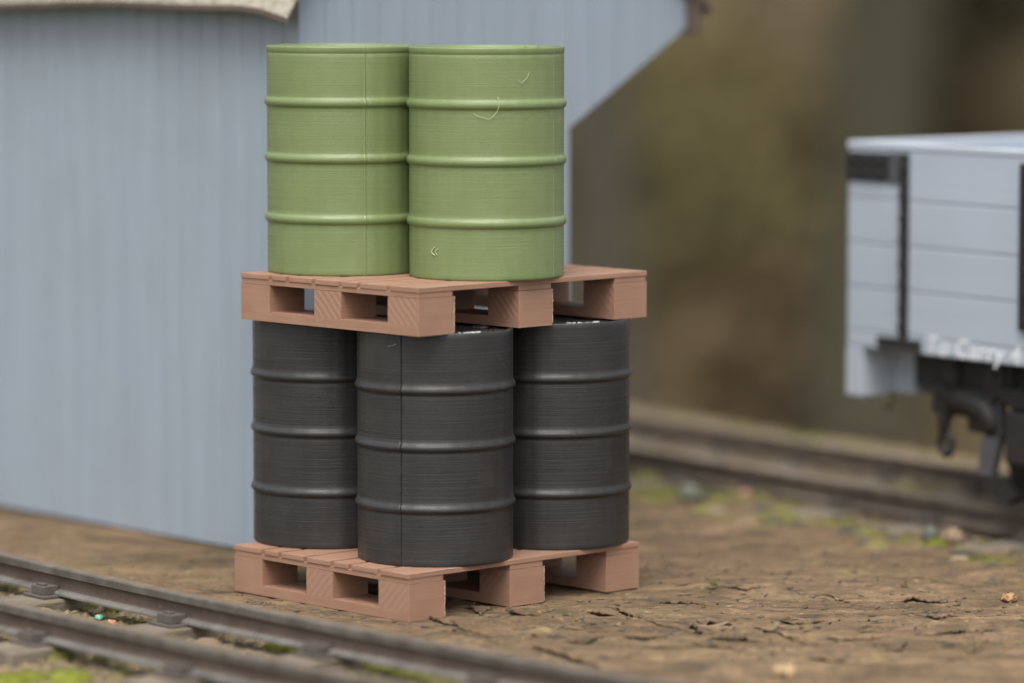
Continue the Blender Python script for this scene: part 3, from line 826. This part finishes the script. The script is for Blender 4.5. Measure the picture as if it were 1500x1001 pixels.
for x in (1.10, 1.9):
    bm = bmesh.new(); box(bm, x, x + .09, -.022, -.0005, .91, 1.590, bev=.006); bolts(bm, x + .045, -.026, (.96, 1.06, 1.16, 1.26, 1.36, 1.46, 1.55), .013); obj('side_strap', bm, M['iron'], wag)
# headstock and underframe
bm = bmesh.new(); box(bm, -.006, .10, .0, WW, .548, .760, bev=.006); obj('headstock', bm, M['wagon'], wag)
bm = bmesh.new(); box(bm, .101, .25, .17, WW - .17, .560, .758, bev=.004); obj('headstock_bracket', bm, M['wagon'], wag)
bm = bmesh.new(); box(bm, WL - .10, WL + .03, .0, WW, .548, .760, bev=.006); obj('headstock', bm, M['wagon'], wag)
for y0 in (.16, WW - .24):
    bm = bmesh.new(); box(bm, .262, WL - .102, y0, y0 + .07, .60, .76, bev=.004)
    if y0 < .5:
        box(bm, .40, WL - .3, y0 - .05, y0 - .001, .585, .625, bev=.004); box(bm, .46, .56, y0 - .03, y0 - .0015, .626, .756, bev=.004); box(bm, .72, .90, y0 - .03, y0 - .0015, .626, .756, bev=.004)
    obj('solebar', bm, M['frame'], wag)
bm = bmesh.new(); box(bm, .27, .45, .22, .9, .575, .755); obj('cross_member', bm, M['iron'], wag)
bm = bmesh.new(); tube(bm, [(-.03, WW / 2, .66), (-.10, WW / 2, .66), (-.14, WW / 2, .63), (-.13, WW / 2, .60), (-.10, WW / 2, .60)], .014, 8); obj('coupling_hook', bm, M['iron'], wag)
bm = bmesh.new(); tube(bm, [(.16, .10, .56), (.17, .09, .52), (.17, .09, .49)], [.022, .02, .008], 8); obj('coupling_peg', bm, M['leaf_dark'], wag)
# brake hanger with an eye
bm = bmesh.new(); tube(bm, [(.56, .13, .60), (.52, .12, .53), (.50, .12, .46), (.505, .12, .41)], [.05, .04, .028, .022], 8)
ring = [(.515 + .036 * math.cos(a), .12, .375 + .045 * math.sin(a)) for a in [i / 14 * 2 * math.pi for i in range(15)]]
tube(bm, ring, .017, 8); tube(bm, [(.54, .13, .57), (.64, .13, .575), (.76, .13, .54), (.82, .13, .46)], [.06, .058, .05, .045], 8)
obj('brake_hanger', bm, M['iron'], wag)
bm = bmesh.new(); box(bm, .42, .64, .12, .19, .50, .60, bev=.012); box(bm, .64, .78, .12, .20, .44, .60, bev=.015); obj('brake_bracket', bm, M['iron'], wag)
bm = bmesh.new(); cyl(bm, (.74, .55, .50), (1, 0, 0), .05, .25, 20); obj('brake_cylinder', bm, M['ironlight'], wag)
# axle guards, boxes, wheels
for ax in (1.03, WL - 1.0):
    for (yf, sg) in ((.14, -1), (WW - .14, 1)):
        for (xa, xb) in ((ax - .27, ax - .16), (ax + .16, ax + .27)):
            bm = bmesh.new()
            y0, y1 = sorted((yf, yf + sg * .03)); box(bm, xa, xb, y0, y1, .44, .755, bev=.004)
            for zz in (.70, .60): cyl(bm, ((xa + xb) / 2, yf + sg * .036, zz), (0, 1, 0), .018, .02, 8)
            obj('axle_guard', bm, M['frame'], wag)
        bm = bmesh.new()
        for (xa, m_) in ((ax - .27, 1),):
            y0, y1 = sorted((yf + sg * .0, yf + sg * .035))
            prism(bm, [(xa, .438), (xa + .10, .438), (xa + .055, .27), (xa - .035, .27)], y0, y1)
        fixn(bm); obj('brake_shoe', bm, M['ironlight'] if sg < 0 else M['frame'], wag)
        bm = bmesh.new(); y0, y1 = sorted((yf - sg * .05, yf + sg * .03)); prism(bm, [(ax - .30, .268), (ax - .14, .268), (ax - .08, .20), (ax - .13, .16), (ax - .24, .19)], y0, y1); fixn(bm); obj('brake_block', bm, M['iron'], wag)
        bm = bmesh.new(); y0, y1 = sorted((yf - sg * .01, yf + sg * .07)); box(bm, ax - .10, ax + .10, y0, y1, .34, .56, bev=.015)
        for k in range(4): box(bm, ax - .24 + k * .05, ax + .24 - k * .05, y0 + .005, y1 - .01, .575 + .02 * (3 - k), .592 + .02 * (3 - k), bev=.002)
        obj('axle_box', bm, M['iron'], wag)
    bm = bmesh.new(); cyl(bm, (ax, WW / 2, .405), (0, 1, 0), .028, .84, 16)
    axl = obj('axle', bm, M['iron'], wag)
    for yc in (.28, .28 + BG):
        bm = bmesh.new(); sg = -1 if yc < .5 else 1
        cyl(bm, (ax, yc, .405), (0, 1, 0), .30, .05, 56)
        cyl(bm, (ax, yc - sg * .033, .405), (0, 1, 0), .322, .014, 56)
        cyl(bm, (ax, yc + sg * .03, .405), (0, 1, 0), .06, .04, 24)
        obj('wheel', bm, M['iron'], wag)
# lettering
tc = bpy.data.curves.new('lettering', 'FONT'); tc.body = 'To Carry 4'; tc.size = .108; tc.extrude = .001; tc.space_character = 1.06; tc.offset = .0018; tc.shear = .12
to = bpy.data.objects.new('lettering', tc); COL.objects.link(to)
dg = bpy.context.evaluated_depsgraph_get(); me = bpy.data.meshes.new_from_object(to.evaluated_get(dg)); bpy.data.objects.remove(to)
wid = max(v.co.x for v in me.vertices) - min(v.co.x for v in me.vertices)
sx = .575 / wid
for v in me.vertices: v.co = Vector((v.co.x * sx + .515, -v.co.z - .0015, v.co.y + .768))
me.materials.clear(); me.materials.append(M['letter']); lo = link(bpy.data.objects.new('lettering', me), wag)

# ------------------------------------------------------------------ moss, chips, grit, pebbles
rnd = random.Random(99)
def moss_tufts(bm, x, y, z, rad, n, mi):
    for _ in range(n):
        a = rnd.uniform(0, 6.28); d = rad * math.sqrt(rnd.random()); px, py = x + math.cos(a) * d, y + math.sin(a) * d * .8
        hh = rad * .45 * max(0, 1 - (d / rad) ** 2) ** .5; zz = z + hh * rnd.uniform(.3, 1)
        t = Vector((rnd.gauss(0, .5), rnd.gauss(0, .5), 1)).normalized(); L = rnd.uniform(.010, .022); w = rnd.uniform(.0015, .003)
        u = t.orthogonal().normalized(); c = Vector((px, py, zz)); v = t.cross(u)
        A = [bm.verts.new(c + (u * math.cos(k * 2.094) + v * math.sin(k * 2.094)) * w) for k in range(3)]; tip = bm.verts.new(c + t * L)
        for k in range(3): bm.faces.new([A[k], A[(k + 1) % 3], tip]).material_index = mi
def mound(bm, x, y, z, rad, mi):
    n = 10; c = bm.verts.new((x, y, z + rad * .42)); rows = []
    for r, hh in ((.4, .38), (.75, .22), (1.05, -.1)):
        rows.append([bm.verts.new((x + math.cos(k / n * 6.283) * rad * r * rnd.uniform(.85, 1.15), y + math.sin(k / n * 6.283) * rad * r * .8, z + rad * hh)) for k in range(n)])
    for k in range(n): bm.faces.new([c, rows[0][k], rows[0][(k + 1) % n]]).material_index = mi
    for a, b in zip(rows, rows[1:]):
        for k in range(n): bm.faces.new([a[k], b[k], b[(k + 1) % n], a[(k + 1) % n]]).material_index = mi
bm = bmesh.new()
patches = [((398, 945), .040, 0, 420), ((425, 950), .045, 0, 420), ((412, 942), .035, 0, 300), ((438, 953), .025, 0, 160), ((125, 885), .05, 1, 260), ((110, 880), .05, 1, 240), ((165, 892), .04, 1, 200),
           ((320, 915), .045, 1, 240), ((290, 910), .04, 1, 200), ((345, 925), .04, 1, 200), ((10, 860), .06, 1, 200),
           ((520, 965), .05, 1, 200), ((40, 985), .08, 0, 260), ((100, 990), .09, 0, 260), ((10, 995), .08, 0, 220), ((85, 960), .06, 1, 200), ((160, 965), .06, 1, 160),
           ((960, 690), .10, 1, 200), ((945, 710), .10, 1, 200), ((1080, 738), .10, 1, 240), ((1050, 745), .08, 1, 200), ((1110, 735), .07, 1, 160),
           ((1290, 695), .13, 1, 260), ((1340, 705), .10, 1, 240), ((1380, 803), .06, 0, 220), ((1370, 808), .05, 0, 160), ((1440, 805), .06, 1, 160), ((1475, 728), .10, 0, 240),
           ((1460, 722), .08, 0, 220), ((1240, 780), .06, 1, 120), ((1200, 690), .08, 1, 140), ((1430, 835), .04, 1, 80), ((1045, 872), .016, 1, 60), ((1030, 903), .008, 1, 30), ((1325, 868), .012, 1, 40)]
for (p, r_, mi, n) in patches:
    x, y = atz(*p, -.03); z = HZ(x, y)
    mound(bm, x, y, z - .004, r_, mi); moss_tufts(bm, x, y, z, r_, n, mi)
for k in range(150):      # low dirt and moss heaps against sleepers and rails
    i = rnd.random(); p = FC[int(8 + i * 70)]; x = p[0] + rnd.uniform(-.95, .5); y = p[1] + rnd.uniform(-.5, .35)
    if y > railA(x) - .06: continue
    mound(bm, x, y, HZ(x, y) - .012, rnd.uniform(.03, .075), rnd.choice((1, 2, 2, 2, 3))); moss_tufts(bm, x, y, HZ(x, y) - .01, .04, 24, rnd.choice((0, 1, 1)))
for k in range(60):
    p = back(rnd.uniform(-3.6, 1.2), rnd.uniform(-.62, -.12)); x, y = p
    mound(bm, x, y, HZ(x, y) - .01, rnd.uniform(.04, .085), rnd.choice((1, 4, 4, 4)))
for k in range(110):
    p = back(rnd.uniform(-4, 1.5), rnd.choice((rnd.uniform(-.7, -.08), rnd.uniform(.08, .55), rnd.uniform(.75, 1.2)))); x, y = p
    mound(bm, x, y, HZ(x, y) - .012, rnd.uniform(.03, .08), rnd.choice((1, 1, 4, 2, 3)))
tag(obj('moss', bm, [M['moss'], M['moss_dull'], M['grit'], M['chip'], M['chip_dark']]), 'yellow green moss cushions and dirt heaps along the rails', 'moss', kind='stuff')
# bark chips and splinters
bm = bmesh.new()
def chip(x, y, L, w, mi, lift):
    z = HZ(x, y); a = rnd.gauss(.1, .7); ca, sa = math.cos(a), math.sin(a); n = 6; th = .0025
    top = []; bot = []
    rl = rnd.uniform(-.35, .35)
    for i in range(n + 1):
        u = i / n; ww = w * math.sin(math.pi * (.12 + .8 * u)) * rnd.uniform(.7, 1.2); lx = (u - .5) * L
        zz = z + .003 + lift * (abs(u - .4) ** 1.5) * 1.4
        for s_, lst in ((1, top), (-1, bot)):
            ly = s_ * ww / 2
            lst.append(Vector((x + lx * ca - ly * sa, y + lx * sa + ly * ca, zz + s_ * ww * rl * .5)))
    T = [(bm.verts.new(a_), bm.verts.new(b_), bm.verts.new(a_ - Vector((0, 0, th))), bm.verts.new(b_ - Vector((0, 0, th)))) for a_, b_ in zip(top, bot)]
    for p, q in zip(T, T[1:]):
        for f in ((p[0], p[1], q[1], q[0]), (p[3], p[2], q[2], q[3]), (p[1], p[3], q[3], q[1]), (p[2], p[0], q[0], q[2])): bm.faces.new(f).material_index = mi
def in_stack(x, y):
    px = (x + .3765) * E1.x + (y - 13.992) * E1.y; py = (x + .3765) * E2.x + (y - 13.992) * E2.y
    return -.02 < px < 1.21 and -.02 < py < 1.03
nchip = 0
while nchip < 1300:
    x = rnd.uniform(-1.6, 2.7); y = rnd.triangular(12.6, 17.5, 14.2)
    dA = y - railA(x)
    if dA < .12 or in_stack(x, y) : continue
    # clear of the shed
    lx = (x - SH.x) * .671 + (y - SH.y) * -.7415; ly = (x - SH.x) * .7415 + (y - SH.y) * .671
    if lx < .05 and -.05 < ly < 1.6: continue
    chip(x, y, rnd.uniform(.008, .035) * (3 if rnd.random() < .05 else 1), rnd.uniform(.004, .012), 0 if rnd.random() < .7 else 1, rnd.choice((0, .0, .006, .012)))
    nchip += 1
for px, py, L, w, mi, lf in ((853, 918, .07, .02, 0, .03), (905, 916, .04, .02, 0, .012), (1045, 915, .12, .03, 0, .03), (1130, 922, .16, .035, 0, .025), (970, 931, .10, .022, 1, .02), (1075, 934, .13, .02, 1, .012), (1270, 925, .06, .02, 0, .006),
                             (1405, 958, .08, .014, 1, .006), (780, 933, .03, .012, 0, .01), (1310, 945, .1, .012, 1, .012), (560, 897, .05, .02, 1, .01), (545, 890, .05, .016, 0, .01), (670, 878, .06, .02, 0, .01), (725, 905, .05, .018, 1, .012)):
    x, y = atz(px, py); chip(x, y, L, w, mi, lf)
tag(obj('bark_chips', bm, [M['chip'], M['chip_dark']]), 'small bark chips and splinters littering the brown ground', 'bark chips', kind='stuff')
# grit in the track beds
def stone(bm, x, y, z, r, mi=0, sq=.7, sub=1):
    m = Matrix.Translation((x, y, z)) @ Matrix.Rotation(rnd.uniform(0, 6), 4, 'Z') @ Matrix.Diagonal((1, rnd.uniform(.7, 1), sq, 1))
    res = bmesh.ops.create_icosphere(bm, subdivisions=sub, radius=r, matrix=m)
    for v in res['verts']: v.co += Vector((rnd.uniform(-1, 1), rnd.uniform(-1, 1), rnd.uniform(-1, 1))) * r * .18
    for f in {f for v in res['verts'] for f in v.link_faces}: f.material_index = mi
bm = bmesh.new()
for k in range(1500):
    i = rnd.random(); p = FC[int(10 + i * 70)]; x = p[0] + rnd.uniform(-.8, .45); y = p[1] + rnd.uniform(-.5, .3)
    d = float(polydist(np.array([x]), np.array([y]), FC)[0])
    if d > .75: continue
    stone(bm, x, y, HZ(x, y) + .002, rnd.uniform(.003, .010))
for k in range(800):
    p = back(rnd.uniform(-4, 1.5), BG / 2 + rnd.uniform(-.75, .8)); stone(bm, p[0], p[1], HZ(p[0], p[1]) + .004, rnd.uniform(.006, .02))
tag(obj('grit', bm, M['grit']), 'fine brown grit lying between the sleepers', 'grit', kind='stuff')
def pebble(px, py, z, r, col, lab, sq=.75):
    x, y = atz(px, py, z); bm = bmesh.new(); stone(bm, 0, 0, 0, r, 0, sq, 3)
    for v in bm.verts: v.co.z = max(v.co.z, -r * sq * .8)
    m = N('stone'); q = m.noise(m.coord(), 60, 3); mat = m.fin(m.mix(q, tuple(c * .7 for c in col), tuple(min(1, c * 1.2) for c in col)), .8)
    o = obj('pebble', bm, mat, None, True); o.location = (x, y, HZ(x, y) + r * sq * .6); tag(o, lab, 'pebble')
pebble(145, 906, -.04, .018, (.18, .48, .36), 'small turquoise pebble between the near rails', .6)
pebble(163, 914, -.04, .022, (.50, .24, .14), 'small orange pebble beside the turquoise one between the near rails')
pebble(1150, 996, -.01, .045, (.45, .32, .18), 'tan blurred pebble at the bottom edge of the picture right of the pallets', .6)
pebble(1362, 800, -.03, .045, (.14, .15, .125), 'greenish grey stone below the far rail under the wagon', .9)
pebble(1394, 803, -.03, .05, (.27, .19, .125), 'tan orange stone next to the greenish one under the wagon', .9)
pebble(1011, 745, -.03, .06, (.16, .175, .135), 'pale green stone beside the far track, just right of the black drums', .8)
pebble(1478, 880, -.0, .035, (.42, .25, .12), 'orange brown stone on the open ground at the right edge', .5)
pebble(1090, 738, -.03, .045, (.36, .18, .13), 'reddish stone in the moss beside the far track', .7)
pebble(94, 853, .03, .012, (.42, .27, .18), 'tiny tan stone stuck beside a rail chair at the lower left', 1)
